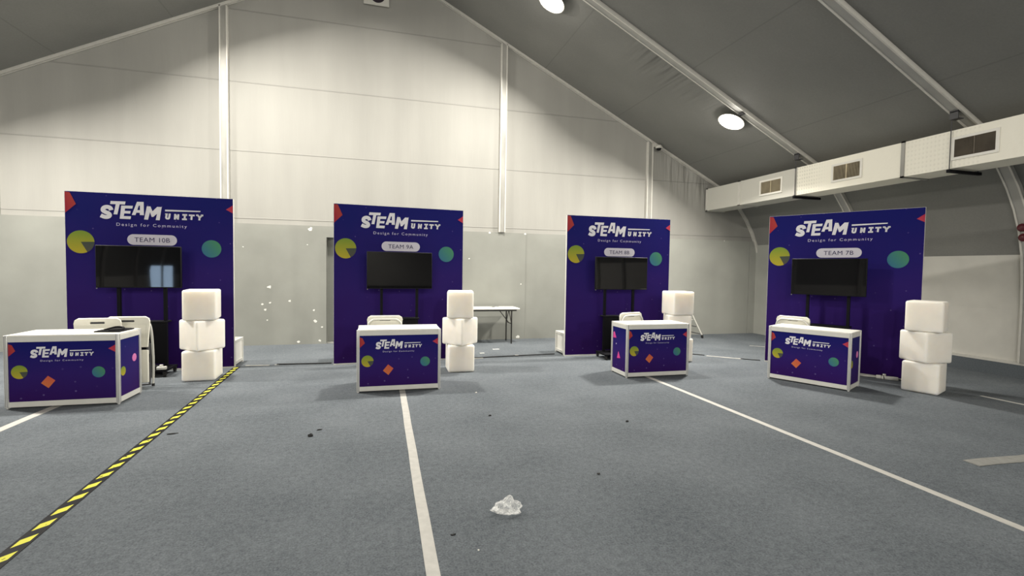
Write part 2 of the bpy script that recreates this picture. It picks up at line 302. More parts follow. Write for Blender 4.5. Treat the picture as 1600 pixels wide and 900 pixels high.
# ------------------------------------------------------------------ mesh helpers
class MB:
    def __init__(s): s.v = []; s.f = []; s.sm = []
    def add(s, vs, fs, smooth=False):
        o = len(s.v); s.v += [tuple(v) for v in vs]
        for f in fs: s.f.append([i + o for i in f]); s.sm.append(smooth)
        return s
    def box(s, a, b, mtx=None):
        x0, y0, z0 = a; x1, y1, z1 = b
        vs = [Vector(p) for p in ((x0, y0, z0), (x1, y0, z0), (x1, y1, z0), (x0, y1, z0), (x0, y0, z1), (x1, y0, z1), (x1, y1, z1), (x0, y1, z1))]
        if mtx: vs = [mtx @ v for v in vs]
        return s.add(vs, [(3, 2, 1, 0), (4, 5, 6, 7), (0, 1, 5, 4), (1, 2, 6, 5), (2, 3, 7, 6), (3, 0, 4, 7)])
    def rbox(s, a, b, r, seg=3, mtx=None):
        bm = bmesh.new(); bmesh.ops.create_cube(bm, size=1)
        for v in bm.verts: v.co = Vector([a[i] + (v.co[i] + 0.5) * (b[i] - a[i]) for i in range(3)])
        bmesh.ops.bevel(bm, geom=bm.edges[:], offset=r, segments=seg, affect='EDGES', profile=0.5)
        bm.verts.index_update()
        s.add([(mtx @ v.co if mtx else v.co) for v in bm.verts], [[v.index for v in f.verts] for f in bm.faces], True); bm.free()
        return s
    def tube(s, pts, r, n=10, closed=False):
        pts = [Vector(p) for p in pts]; m = len(pts); rings = []
        up = None
        for i, p in enumerate(pts):
            if closed: t = pts[(i + 1) % m] - pts[i - 1]
            else: t = (pts[min(i + 1, m - 1)] - pts[max(i - 1, 0)])
            t.normalize()
            if up is None:
                up = t.orthogonal().normalized()
            up = (up - t * up.dot(t)).normalized()
            sd = t.cross(up)
            rr = r[i] if isinstance(r, (list, tuple)) else r
            rings.append([p + (up * math.cos(2 * math.pi * k / n) + sd * math.sin(2 * math.pi * k / n)) * rr for k in range(n)])
        vs = [v for R in rings for v in R]; fs = []
        for i in range(m if closed else m - 1):
            j = (i + 1) % m
            for k in range(n): fs.append((i * n + k, i * n + (k + 1) % n, j * n + (k + 1) % n, j * n + k))
        o = s.add(vs, fs, True)
        if not closed: s.add(rings[0], [list(range(n))[::-1]]); s.add(rings[-1], [list(range(n))])
        return o
    def cyl(s, p0, p1, r, n=16): return s.tube([p0, p1], r, n)
    def prism(s, outline, holes=(), y0=0.0, y1=0.001, mtx=None):
        """flat shape given in (x, z), front face at y0, back at y1 (front looks towards -y)"""
        loops = [list(outline)] + [list(h) for h in holes]
        tris = tessellate_polygon([[Vector((a, b, 0)) for a, b in lp] for lp in loops])
        flat = [p for lp in loops for p in lp]; n = len(flat)
        vs = [Vector((a, y0, b)) for a, b in flat] + [Vector((a, y1, b)) for a, b in flat]
        fs = []
        for t in tris:
            a, b, c = t
            (ax, az), (bx, bz), (cx, cz) = flat[a], flat[b], flat[c]
            ccw = (bx - ax) * (cz - az) - (bz - az) * (cx - ax) > 0
            fs.append((a, b, c) if ccw else (c, b, a)); fs.append((c + n, b + n, a + n) if ccw else (a + n, b + n, c + n))
        o = 0
        for lp in loops:
            m = len(lp)
            for i in range(m): j = (i + 1) % m; fs.append((o + i, o + j, o + j + n, o + i + n))
            o += m
        if mtx: vs = [mtx @ v for v in vs]
        return s.add(vs, fs)
    def stroke(s, pts, wdt, y0, y1):
        P = [Vector(p) for p in pts]; l = []; r = []
        for i, p in enumerate(P):
            t = (P[min(i + 1, len(P) - 1)] - P[max(i - 1, 0)]).normalized(); n = Vector((-t.y, t.x)) * wdt / 2
            l.append(p + n); r.append(p - n)
        for i in range(len(P) - 1):
            s.prism([tuple(l[i]), tuple(r[i]), tuple(r[i + 1]), tuple(l[i + 1])], (), y0, y1)
        return s
    def lathe(s, prof, n=24, mtx=None):
        vs = []; fs = []
        for r, z in prof:
            for k in range(n): vs.append(Vector((r * math.cos(2 * math.pi * k / n), r * math.sin(2 * math.pi * k / n), z)))
        for i in range(len(prof) - 1):
            for k in range(n): fs.append((i * n + k, i * n + (k + 1) % n, (i + 1) * n + (k + 1) % n, (i + 1) * n + k))
        if mtx: vs = [mtx @ v for v in vs]
        return s.add(vs, fs, True)
    def mesh(s, name, m):
        me = bpy.data.meshes.new(name); me.from_pydata(s.v, [], s.f)
        me.polygons.foreach_set('use_smooth', s.sm)
        me.materials.append(m)
        bm = bmesh.new(); bm.from_mesh(me); bmesh.ops.recalc_face_normals(bm, faces=bm.faces) if not getattr(s, 'open', False) else None
        bm.to_mesh(me); bm.free()
        return me
def link(name, data, parent=None, loc=None, rotz=0):
    o = bpy.data.objects.new(name, data); COL.objects.link(o)
    if parent: o.parent = parent
    if loc: o.location = loc
    if rotz: o.rotation_euler = (0, 0, rotz)
    return o
def obj(name, mb, m, parent=None, loc=None, rotz=0):
    me = mb if isinstance(mb, bpy.types.Mesh) else mb.mesh(name, m)
    return link(name, me, parent, loc, rotz)
def tag(o, label, cat, group=None, kind=None):
    o['label'] = label; o['category'] = cat
    if group: o['group'] = group
    if kind: o['kind'] = kind
    return o
def thing(name, label, cat, loc=(0, 0, 0), rotz=0, group=None):
    o = link(name, None, None, loc, rotz); o.empty_display_size = 0.1
    return tag(o, label, cat, group)
def struct(name, mb, m, parent=None):
    o = obj(name, mb, m, parent)
    if not parent: o['kind'] = 'structure'
    return o
def copy_tree(o, parent=None):
    c = o.copy(); COL.objects.link(c)
    if parent: c.parent = parent
    for ch in o.children: copy_tree(ch, c)
    return c
def circle(cx, cz, r, a0=0, a1=360, n=40, rz=None):
    rz = rz or r
    return [(cx + r * math.cos(math.radians(a0 + (a1 - a0) * i / n)), cz + rz * math.sin(math.radians(a0 + (a1 - a0) * i / n))) for i in range(n + (0 if a1 - a0 == 360 else 1))]
def rrect(x0, z0, x1, z1, r, n=8):
    pts = []
    for cx, cz, a in ((x1 - r, z1 - r, 0), (x0 + r, z1 - r, 90), (x0 + r, z0 + r, 180), (x1 - r, z0 + r, 270)):
        pts += [(cx + r * math.cos(math.radians(a + 90 * i / n)), cz + r * math.sin(math.radians(a + 90 * i / n))) for i in range(n + 1)]
    return pts
def catmull(pts, n=5):
    P = [pts[0]] + list(pts) + [pts[-1]]; out = []
    for i in range(1, len(P) - 2):
        for k in range(n):
            t = k / n
            out.append(tuple(0.5 * (2 * P[i][j] + (P[i + 1][j] - P[i - 1][j]) * t + (2 * P[i - 1][j] - 5 * P[i][j] + 4 * P[i + 1][j] - P[i + 2][j]) * t * t + (3 * P[i][j] - P[i - 1][j] - 3 * P[i + 1][j] + P[i + 2][j]) * t ** 3) for j in range(len(pts[0]))))
    out.append(tuple(pts[-1])); return out
_textcache = {}
def text_mb(body, x0, x1, zb, cap, y0, spacing=1.0, bold=0.0):
    """lettering in the built-in font, fitted between x0 and x1 with its baseline at zb and capitals of height cap"""
    cu = bpy.data.curves.new('lettering', 'FONT'); cu.body = body; cu.size = 1.0; cu.space_character = spacing; cu.offset = bold; cu.resolution_u = 3
    o = bpy.data.objects.new('lettering', cu); COL.objects.link(o)
    bpy.context.view_layer.update()
    me = bpy.data.meshes.new_from_object(o.evaluated_get(bpy.context.evaluated_depsgraph_get()))
    bpy.data.objects.remove(o)
    xs = [v.co.x for v in me.vertices]; mx0, mx1 = min(xs), max(xs)
    caph = 0.729
    mb = MB()
    vs = [((v.co.x - mx0) / (mx1 - mx0) * (x1 - x0) + x0, y0, v.co.y / caph * cap + zb) for v in me.vertices]
    mb.add(vs, [list(p.vertices) for p in me.polygons]); mb.open = True
    bpy.data.meshes.remove(me)
    return mb

# ------------------------------------------------------------------ the setting
mb = MB(); mb.box((XL - 0.3, YF - 0.3, -0.1), (XR + 0.3, YB + 0.3, 0.0)); struct('floor', mb, M['carpet'])

# roof lining: one skin from the left wall over the ridge to the right wall
prof = [(2 * RIDGE_X - x, z) for x, z in EAVE][::-1] + [(RIDGE_X, RIDGE_Z)] + EAVE
full = []
for (xa, za), (xb, zb) in zip(prof[:-1], prof[1:]):
    k = 12 if abs(xb - xa) > 3 else 1
    full += [(xa + (xb - xa) * i / k, za + (zb - za) * i / k) for i in range(k)]
full.append(prof[-1])
mb = MB(); mb.open = True
for y in (YF, YB): mb.add([(x, y, z) for x, z in full], [])
n = len(full)
mb.f = [[i, i + 1, n + i + 1, n + i] for i in range(n - 1)]; mb.sm = [True] * (n - 1)
struct('ceiling', mb, M['roof'])
ceil_me = bpy.data.objects['ceiling'].data
ceil_me.materials.append(M['sidewall'])
for pl in ceil_me.polygons:
    if pl.center.x > 0 and pl.center.z < 1.9: pl.material_index = 1

# gable
g = [(-9.28, 0.0), (9.08, 0.0)] + [(x, z) for x, z in EAVE[::-1]] + [(RIDGE_X, RIDGE_Z)] + [(2 * RIDGE_X - x, z) for x, z in EAVE]
mb = MB(); mb.prism(g, (), YB + 0.03, YB + 0.1); struct('wall_back', mb, M['lining'])
# hoarding in front of its foot, set panel by panel with the door opening left out
HZ = 2.262
mb = MB()
for x0, x1 in ((-9.2, -6.302), (-6.298, -3.652), (-3.648, -1.0)): mb.box((x0, YB, 0), (x1, YB + 0.03, HZ))
mb.box((-1.0, YB, 2.05), (0.05, YB + 0.03, HZ))
mb.box((0.05, YB - 0.0, 0), (2.995, YB + 0.03, HZ))
mb.box((3.0, YB + 0.012, 0), (6.1, YB + 0.03, HZ))
hw = struct('wall_back_lower', mb, M['hoard'])
mb = MB(); mb.box((6.1, YB + 0.008, 0), (8.74, YB + 0.03, HZ)); mb.box((8.75, YB, 0), (9.02, YB + 0.03, HZ))
obj('pale_panel', mb, M['hoard_pale'], hw)
mb = MB()
for cx, cz, r in ((-2.44, 1.83, .018), (-2.0, 1.09, .045), (-1.99, .80, .03), (-2.12, .77, .025), (-2.07, .67, .03), (-2.04, .47, .022), (-1.65, .83, .03), (-1.3, 2.19, .045), (-1.27, 2.215, .03), (-1.34, 1.9, .02), (-1.23, .65, .028), (-1.2, .44, .04), (-1.08, .32, .025), (-1.12, .06, .03), (-1.5, .05, .03), (1.77, 1.7, .018), (1.81, 1.04, .022), (2.9, 1.18, .018), (2.2, 2.25, .03), (2.98, 2.25, .03), (2.85, .04, .05), (5.0, 1.3, .012), (4.35, 1.45, .015), (8.0, 2.25, .02)):
    pts = [(cx + r * random.uniform(.5, 1.1) * math.cos(a * .9), cz + r * random.uniform(.3, .9) * math.sin(a * .9)) for a in range(7)]
    mb.prism(pts, (), YB - 0.002, YB + 0.001)
obj('paint_chip', mb, M['chip'], hw)
mb = MB(); mb.box((-1.06, YB + 0.2, 0), (0.1, YB + 0.23, 2.12)); mb.box((-1.03, YB + 0.03, 0), (-1.0, YB + 0.2, 2.05)); mb.box((-1.03, YB + 0.03, 2.05), (0.08, YB + 0.2, 2.08)); mb.box((0.05, YB + 0.03, 0), (0.08, YB + 0.2, 2.05))
# cut a matching hole in the gable skin behind it
gb = bpy.data.objects['wall_back']
m2 = MB(); m2.prism(g, [[(-1.0, 0.02), (0.05, 0.02), (0.05, 2.05), (-1.0, 2.05)]], YB + 0.03, YB + 0.1)
gb.data = m2.mesh('wall_back', M['lining'])
struct('door_1', mb, M['hoard'])

# side walls
def side(x, sgn):
    mb = MB(); mb.open = True
    mb.add([(x, YF, 0.22), (x, YB, 0.22), (x, YB, 1.0), (x, YF, 1.0)], [(0, 1, 2, 3)])
    return mb
struct('wall_right', MB().box((XR, YF, 0.0), (XR + 0.06, YB + .1, 1.36)), M['sidewall'])
struct('wall_left', MB().box((XL - 0.06, YF, 0.0), (XL, YB + .1, 1.36)), M['farwall'])
struct('baseboard_right', MB().box((XR - 0.035, YF, 0.2), (XR - .001, YB, 0.245)), M['aluw'])
struct('trim_40', MB().box((XR - 0.03, YF, 0.0), (XR - .001, YB, 0.2)), M['plinth'])
struct('wall_front', MB().prism([(-9.28, 2.3), (9.08, 2.3)] + EAVE[::-1][5:] + [(RIDGE_X, RIDGE_Z)] + [(2 * RIDGE_X - x, z) for x, z in EAVE[:4]], (), YF, YF + 0.1), M['farwall'])
struct('wall_front_lower', MB().box((-9.28, YF, 0), (9.08, YF + 0.12, 2.3)), M['farlow'])
# daylight doorway on the left, behind the camera (seen in the left screen)
struct('door_2', MB().prism([(-11.9, 0.30), (-9.6, 0.30), (-9.45, 1.2), (-9.7, 1.75), (-10.2, 2.0), (-11.4, 2.0), (-11.9, 1.7)], (), 0, 0.02, Matrix(((0, -1, 0, XL + .02), (1, 0, 0, 0), (0, 0, 1, 0), (0, 0, 0, 1)))), M['day'])

# the hoarding returns along the right wall from the corner, with a door in it
obj('return_panel', MB().box((8.93, 8.7, 0), (8.96, YB - .001, HZ)), M['hoard_pale'], hw)
XD = 8.928
mb = MB(); mb.box((XD - 0.03, 9.36, 0), (XD, 9.40, 2.08)); mb.box((XD - 0.03, 8.62, 2.04), (XD, 9.40, 2.08)); mb.box((XD - 0.012, 8.62, 0), (XD, 9.36, 2.04))
d3 = struct('door_3', mb, M['hoard_pale'])
mb = MB(); mb.cyl((XD - .01, 9.30, 0.95), (XD - .06, 9.30, 0.95), 0.012); mb.tube([(XD - .06, 9.31, 0.95), (XD - .06, 9.22, .95)], 0.014); obj('door_handle', mb, M['alu'], d3)

# roof beams running down to the side walls, plus the gable edge rail
def swept(profile_pts, y0, y1, dep, mb):
    """ribbon following the roof section, dep metres below the lining"""
    P = [Vector((x, z)) for x, z in profile_pts]; inn = []
    for i, p in enumerate(P):
        t = (P[min(i + 1, len(P) - 1)] - P[max(i - 1, 0)]).normalized(); nn = Vector((t.y, -t.x))
        if nn.dot(Vector((RIDGE_X, 2.0)) - p) < 0: nn = -nn
        inn.append(p + nn * dep)
    n = len(P); vs = []
    for y in (y0, y1):
        vs += [(p.x, y, p.y) for p in P] + [(p.x, y, p.y) for p in inn]
    fs = []
    for i in range(n - 1):
        fs += [(n + i, n + i + 1, 3 * n + i + 1, 3 * n + i), (i, i + 1, n + i + 1, n + i), (2 * n + i, 2 * n + i + 1, 3 * n + i + 1, 3 * n + i), (i, i + 1, 2 * n + i + 1, 2 * n + i)]
    mb.add(vs, fs)
PR = [(RIDGE_X, RIDGE_Z)] + EAVE + [(9.08, 0.24)]
PLf = [(2 * RIDGE_X - x, z) for x, z in PR]
tn = 1
for yc in (7.2, 4.69, 2.15, -0.4, -2.95, -5.5, -8.05, -10.6):
    for P in (PR, PLf):
        mb = MB(); swept(P, yc - 0.062, yc + 0.062, 0.05, mb); b_ = struct('trim_%d' % tn, mb, M['beam']); tn += 1
        mb = MB(); swept(P, yc - 0.078, yc - 0.055, 0.062, mb); swept(P, yc + 0.055, yc + 0.078, 0.062, mb); obj('edge_rail', mb, M['aluw'], b_)
for P in (PR[:-3], PLf[:-3]):
    mb = MB(); swept(P, YB - 0.03, YB + 0.03, 0.03, mb); b_ = struct('trim_%d' % tn, mb, M['beam']); tn += 1
    mb = MB(); swept(P, YB - 0.045, YB - 0.02, 0.045, mb); swept(P, YB - 0.005, YB + .02, 0.05, mb); obj('edge_rail', mb, M['aluw'], b_)
for xp in (-6.1, -2.725, 2.458, 5.912):
    zt = roof_z(xp) - 0.02
    mb = MB(); mb.box((xp - .05, YB - 0.035, HZ + .005), (xp + .05, YB + .03, zt)); b_ = struct('trim_%d' % tn, mb, M['alu']); tn += 1
    mb = MB(); mb.box((xp - .068, YB - 0.045, HZ + .005), (xp - .046, YB + .03, zt - .03)); mb.box((xp + .046, YB - 0.045, HZ + .005), (xp + .068, YB + .03, zt - .03)); obj('edge_rail', mb, M['aluw'], b_)

# ------------------------------------------------------------------ booth backdrops
BOOTHS = [dict(name='TEAM 10B', p=(-4.0283, 7.7025), a=0.6017, c=(-3.6502, 5.9557), ca=-0.5574, tv=.945),
          dict(name='TEAM 9A', p=(-0.6801, 7.6588), a=4.0353, c=(-0.2676, 5.8955), ca=-0.3191, tv=.95),
          dict(name='TEAM 8B', p=(3.0865, 7.7119), a=-1.3214, c=(3.3054, 5.9574), ca=-0.8597, tv=.90),
          dict(name='TEAM 7B', p=(6.2758, 6.6298), a=-60.794, c=(5.3290, 5.5716), ca=-63.527, tv=.92)]
PW, PH = 1.986, 2.44
CW, CD, CH = 0.99, 0.483, 0.75

def steam_mb(y0, sx=1.0, sz=1.0, ox=0.0, oz=0.0):
    """the logo: staggered heavy letters STEAM, a bar, and UNITY in slab letters"""
    T = lambda pts: [(ox + a * sx, oz + b * sz) for a, b in pts]
    y1 = y0 + 0.0012
    mb = MB()
    mb.stroke(catmull(T([(0.519, 2.209), (0.506, 2.240), (0.47, 2.251), (0.435, 2.236), (0.427, 2.203), (0.452, 2.182), (0.487, 2.166), (0.500, 2.140), (0.482, 2.119), (0.443, 2.116), (0.400, 2.135)]), 5), 0.052 * sx, y0, y1)
    mb.prism(T([(0.514, 2.332), (0.684, 2.333), (0.677, 2.292), (0.616, 2.293), (0.588, 2.154), (0.545, 2.155), (0.572, 2.292), (0.508, 2.291)]), (), y0, y1)
    mb.prism(T([(0.635, 2.277), (0.768, 2.279), (0.761, 2.241), (0.676, 2.24), (0.672, 2.207), (0.742, 2.208), (0.735, 2.172), (0.667, 2.172), (0.661, 2.136), (0.745, 2.136), (0.739, 2.097), (0.614, 2.098)]), (), y0, y1)
    mb.prism(T([(0.817, 2.337), (0.894, 2.338), (0.895, 2.158), (0.848, 2.158), (0.847, 2.188), (0.807, 2.188), (0.796, 2.154), (0.754, 2.155)]), [T([(0.836, 2.285), (0.85, 2.285), (0.85, 2.225), (0.819, 2.225)])], y0, y1)
    mb.prism(T([(0.931, 2.281), (0.974, 2.281), (0.996, 2.215), (1.053, 2.28), (1.106, 2.279), (1.08, 2.097), (1.033, 2.098), (1.05, 2.185), (1.004, 2.139), (0.985, 2.14), (0.967, 2.205), (0.942, 2.098), (0.896, 2.100)]), (), y0, y1)
    mb.prism(T([(1.146, 2.246), (1.577, 2.248), (1.573, 2.233), (1.146, 2.223)]), (), y0, y1)
    wd = 0.023 * sx
    mb.stroke(T([(1.146, 2.187), (1.178, 2.187)]), 0.014 * sz, y0, y1); mb.stroke(T([(1.19, 2.187), (1.212, 2.187)]), 0.014 * sz, y0, y1)
    mb.stroke(catmull(T([(1.167, 2.19), (1.158, 2.145), (1.163, 2.126), (1.185, 2.124), (1.194, 2.140), (1.201, 2.19)]), 4), wd, y0, y1)
    for st in ([(1.262, 2.114), (1.267, 2.192)], [(1.267, 2.186), (1.299, 2.122)], [(1.299, 2.116), (1.306, 2.190)],
               [(1.354, 2.184), (1.412, 2.184)], [(1.385, 2.19), (1.380, 2.122)], [(1.349, 2.123), (1.408, 2.123)],
               [(1.433, 2.182), (1.504, 2.181)], [(1.469, 2.187), (1.463, 2.118)],
               [(1.537, 2.193), (1.566, 2.152)], [(1.598, 2.191), (1.564, 2.152)], [(1.566, 2.163), (1.560, 2.116)],
               [(1.522, 2.186), (1.55, 2.186)], [(1.58, 2.186), (1.61, 2.186)]):
        mb.stroke(T(st), wd, y0, y1)
    return mb

def pie_children(parent, cx, cz, r, y0):
    obj('pie_shape', MB().prism([(cx, cz)] + circle(cx, cz, r, 2, 298, 36), (), y0, y0 + .001), M['pie'], parent)
    obj('pie_slice', MB().prism([(cx, cz)] + circle(cx, cz, r, -62, 2, 12), (), y0, y0 + .001), M['slice'], parent)

_pc = {}
def cached(key, fn):
    if key not in _pc: _pc[key] = fn()
    return _pc[key]
def backdrop(B):
    a = math.radians(B['a'])
    t = thing('booth_backdrop', 'tall navy and purple printed booth backdrop whose badge reads %s' % B['name'], 'backdrop', (B['p'][0], B['p'][1], 0), a, 'booth backdrops')
    obj('panel_board', MB().box((0, 0.004, 0.018), (PW, 0.05, PH)), M['white'], t)
    gsh = obj('printed_graphic', MB().box((0.004, 0.0, 0.022), (PW - .002, 0.0038, PH - .003)), M['print'], t)
    yf = -0.0015
    obj('kite_shape', MB().prism([(0.005, 2.43), (0.060, 2.424), (0.126, 2.272), (0.006, 2.15)], (), yf, yf + .001), M['kite'], gsh)
    obj('triangle_shape', MB().prism([(1.895, 2.282), (1.983, 2.345), (1.983, 2.232)], (), yf, yf + .001), M['tri'], gsh)
    pie_children(gsh, 0.172, 1.772, 0.152, yf)
    obj('disc_shape', MB().prism(circle(1.710, 1.718, 0.123, n=48), (), yf, yf + .001), M['disc'], gsh)
    obj('logo_lettering', steam_mb(yf), M['ink'], gsh)
    obj('tagline_lettering', text_mb('Design for Community', 0.576, 1.407, 2.002, 0.043, yf, 1.35, 0.0), M['inkdim'], gsh)
    obj('badge', MB().prism(rrect(0.697, 1.749, 1.285, 1.894, 0.072), (), yf, yf + .001), M['badge'], gsh)
    wdt = 0.42 if '10' in B['name'] else 0.385
    obj('badge_lettering', text_mb(B['name'], 0.990 - wdt / 2, 0.990 + wdt / 2, 1.790, 0.066, yf - .001, 1.05, 0.0), M['badgetext'], gsh)
    obj('bottom_rail', MB().box((0.0, -0.006, 0.0), (PW, 0.05, 0.018)), M['rail'], t)
    # low framed box behind that steadies the panel
    sb = obj('support_base', MB().box((0.03, 0.07, 0.03), (PW - .012, 0.50, 0.36)), M['white'], t)
    f = MB()
    for x in (0.0, PW - 0.04):
        for y in (0.052, 0.47): f.box((x, y, 0.0), (x + 0.04, y + .04, 0.385))
        for z in (0.03, 0.345): f.box((x + .002, 0.09, z), (x + .038, 0.47, z + .04))
    for z in (0.03, 0.345): f.box((0.04, 0.472, z), (PW - .04, 0.508, z + .04))
    obj('frame', f, M['rail'], sb)
    return t
for B in BOOTHS: backdrop(B)

# ------------------------------------------------------------------ televisions on stands
TILT = (0.0, -2.6, 0.0, 0.0)
def tv_set(B, k):
    a = math.radians(B['a']); x0, y0 = B['p']
    def W(x, y): return (x0 + x * math.cos(a) - y * math.sin(a), y0 + x * math.sin(a) + y * math.cos(a), 0)
    cx = B['tv']
    s = thing('tv_stand', 'black two-pole television stand in front of the %s backdrop' % B['name'], 'tv stand', W(cx, -0.2), a, 'television stands')
    for sx in (-1, 1):
        obj('pole', cached('pole%d' % sx, lambda: MB().box((sx * .265 - .019, -0.02, 0.10), (sx * .265 + .019, 0.02, 1.62)).mesh('pole', M['black'])), None, s)
    obj('mounting_rail', cached('mr', lambda: MB().box((-.33, -.034, 1.36), (.33, -.02, 1.40)).box((-.33, -.034, 1.52), (.33, -.02, 1.56)).mesh('mounting_rail', M['black'])), None, s)
    obj('lower_panel', cached('lp', lambda: MB().box((-.246, -.012, .14), (.246, .012, .70)).mesh('lower_panel', M['black'])), None, s)
    obj('shelf', cached('sh', lambda: MB().rbox((-.30, -.06, .70), (.30, .10, .722), .006, 2).mesh('shelf', M['black'])), None, s)
    obj('base_tray', cached('bt', lambda: MB().rbox((-.36, -.26, .07), (.36, .12, .10), .008, 2).mesh('base_tray', M['black'])), None, s)
    for sx in (-1, 1):
        for sy in (-.24, .10):
            def cast():
                m = MB(); m.tube([(sx * .33 - .012, sy, .028), (sx * .33 + .012, sy, .028)], .028, 14); m.box((sx * .33 - .018, sy - .015, .035), (sx * .33 + .018, sy + .015, .072)); return m.mesh('caster', M['rubber'])
            obj('caster', cached('ca%s%s' % (sx, sy), cast), None, s)
    t = thing('television', 'black flat-screen television mounted under the %s badge' % B['name'], 'television', W(cx, -0.275), a, 'televisions')
    obj('housing', cached('tvh', lambda: MB().rbox((-.484, -.012, 1.172), (.484, .024, 1.727), .006, 2).mesh('housing', M['tvblack'])), None, t)
    obj('screen', cached('tvs', lambda: MB().box((-.476, -.0135, 1.184), (.476, -.0115, 1.720)).mesh('screen', M['screen'])), None, t)
    for q in t.children:
        q.rotation_euler.x = math.radians(TILT[k]); q.location = Vector((0, 0, 1.45)) - Matrix.Rotation(math.radians(TILT[k]), 3, 'X') @ Vector((0, 0, 1.45))
    obj('status_light', cached('tvl', lambda: MB().box((-.48, -.014, 1.160), (-.468, -.004, 1.1715)).mesh('status_light', M['alu'])), None, t)
for k, B in enumerate(BOOTHS): tv_set(B, k)

# ------------------------------------------------------------------ counters
def counter(B):
    a = math.radians(B['ca'])
    t = thing('reception_counter', 'white framed counter with a navy printed front, before the %s backdrop' % B['name'], 'counter', (B['c'][0], B['c'][1], 0), a, 'booth counters')
    pw = 0.034
    for x in (0, CW - pw):
        for y in (0, CD - pw):
            m = MB(); m.rbox((x, y, 0.012), (x + pw, y + pw, CH), .004, 2); m.cyl((x + pw / 2, y + pw / 2, 0), (x + pw / 2, y + pw / 2, .014), .012)
            p = obj('post', m, M['post'], t)
            m = MB()
            yy = -0.0006 if y == 0 else CD - .0004
            for gx in (0.009, 0.022): m.box((x + gx, yy, 0.02), (x + gx + .003, yy + .001, CH - .006))
            xx = -0.0006 if x == 0 else CW - .0004
            for gy in (0.009, 0.022): m.box((xx, y + gy, 0.02), (xx + .001, y + gy + .003, CH - .006))
            obj('groove', m, M['groove'], p)
    for z0, z1 in ((0.018, 0.072), (0.682, 0.734)):
        obj('rail', MB().box((pw, 0.004, z0), (CW - pw, 0.030, z1)), M['rail'], t)
        obj('rail', MB().box((pw, CD - .030, z0), (CW - pw, CD - .004, z1)), M['rail'], t)
        obj('rail', MB().box((0.004, pw, z0), (0.030, CD - pw, z1)), M['rail'], t)
        obj('rail', MB().box((CW - .030, pw, z0), (CW - .004, CD - pw, z1)), M['rail'], t)
    obj('countertop', MB().rbox((pw * .3, pw * .3, 0.734), (CW - pw * .3, CD - pw * .3, 0.752), .003, 2), M['white'], t)
    obj('back_panel', MB().box((pw, CD - .02, 0.072), (CW - pw, CD - .014, 0.682)), M['white'], t)
    f = obj('front_graphic', MB().box((pw, 0.012, 0.072), (CW - pw, 0.016, 0.682)), M['print'], t)
    y0 = 0.0105
    obj('kite_shape', MB().prism([(0.036, 0.662), (0.066, 0.650), (0.093, 0.591), (0.036, 0.536)], (), y0, y0 + .001), M['kite'], f)
    obj('triangle_shape', MB().prism([(0.889, 0.597), (0.955, 0.638), (0.955, 0.558)], (), y0, y0 + .001), M['tri'], f)
    pie_children(f, 0.123, 0.375, 0.069, y0)
    obj('square_shape', MB().prism([(0.361, 0.329), (0.424, 0.279), (0.365, 0.201), (0.301, 0.255)], (), y0, y0 + .001), M['square'], f)
    obj('disc_shape', MB().prism(circle(0.80, 0.352, 0.058), (), y0, y0 + .001), M['disc'], f)
    sx = 0.545 / (1.607 - 0.386); sz = (0.632 - 0.519) / (2.338 - 2.097)
    obj('logo_lettering', steam_mb(y0, sx, sz, 0.213 - 0.386 * sx, 0.519 - 2.097 * sz), M['ink'], f)
    obj('tagline_lettering', text_mb('Design for Community', 0.300, 0.669, 0.477, 0.019, y0, 1.35, 0.0), M['inkdim'], f)
    # printed ends
    R = Matrix(((0, -1, 0, CW - .013), (1, 0, 0, 0), (0, 0, 1, 0), (0, 0, 0, 1)))     # (s, y, z) -> right end, s from front to back, y<0 outwards
    r = obj('side_graphic', MB().box((CW - .017, pw, .072), (CW - .013, CD - pw, .682)), M['print'], t)
    obj('pie_shape', MB().prism([(.105, .335)] + circle(.105, .335, .050, -150, 208, 24, .05), (), -.0015, -.0005, R), M['pie'], r)
    obj('diamond_shape', MB().prism(circle(.345, .440, .048, n=10, rz=.045), (), -.0015, -.0005, R), M['pink'], r)
    Lm = Matrix(((0, 1, 0, .013), (1, 0, 0, 0), (0, 0, 1, 0), (0, 0, 0, 1)))
    l = obj('side_graphic', MB().box((.013, pw, .072), (.017, CD - pw, .682)), M['print'], t)
    obj('kite_shape', MB().prism([(.438, .512), (.434, .593), (.400, .607), (.338, .520)], (), -.0015, -.0005, Lm), M['pink'], l)
    obj('cone_shape', MB().prism([(.266, .335), (.206, .243), (.31, .230)], (), -.0015, -.0005, Lm), M['pink'], l)
    obj('dot_shape', MB().prism(circle(.34, .435, .010, n=12), (), -.0015, -.0005, Lm), M['inkdim'], l)
    return t
for B in BOOTHS: counter(B)

# ------------------------------------------------------------------ cube stacks
CS, CHH = 0.38, 0.39
cube_me = MB().rbox((-CS / 2, -CS / 2, 0), (CS / 2, CS / 2, CHH - .002), 0.026, 5).mesh('display_cube', M['cube'])
for name, c, rots in (('TEAM 10B', (-2.25, 7.11), (.05, .86, .14)), ('TEAM 9A', (1.135, 6.98), (-.02, .73, -.16)), ('TEAM 8B', (4.82, 7.01), (.1, -.36, -.03)), ('TEAM 7B', (6.81, 4.53), (-1.19, -.15, -1.13))):
    for k, wd in enumerate(('lowest', 'middle', 'topmost')):
        o = link('display_cube', cube_me, None, (c[0], c[1], CHH * k), rots[k])
        tag(o, 'white rounded plastic cube, %s of the three stacked beside the %s backdrop' % (wd, name), 'cube', 'stacked white cubes')

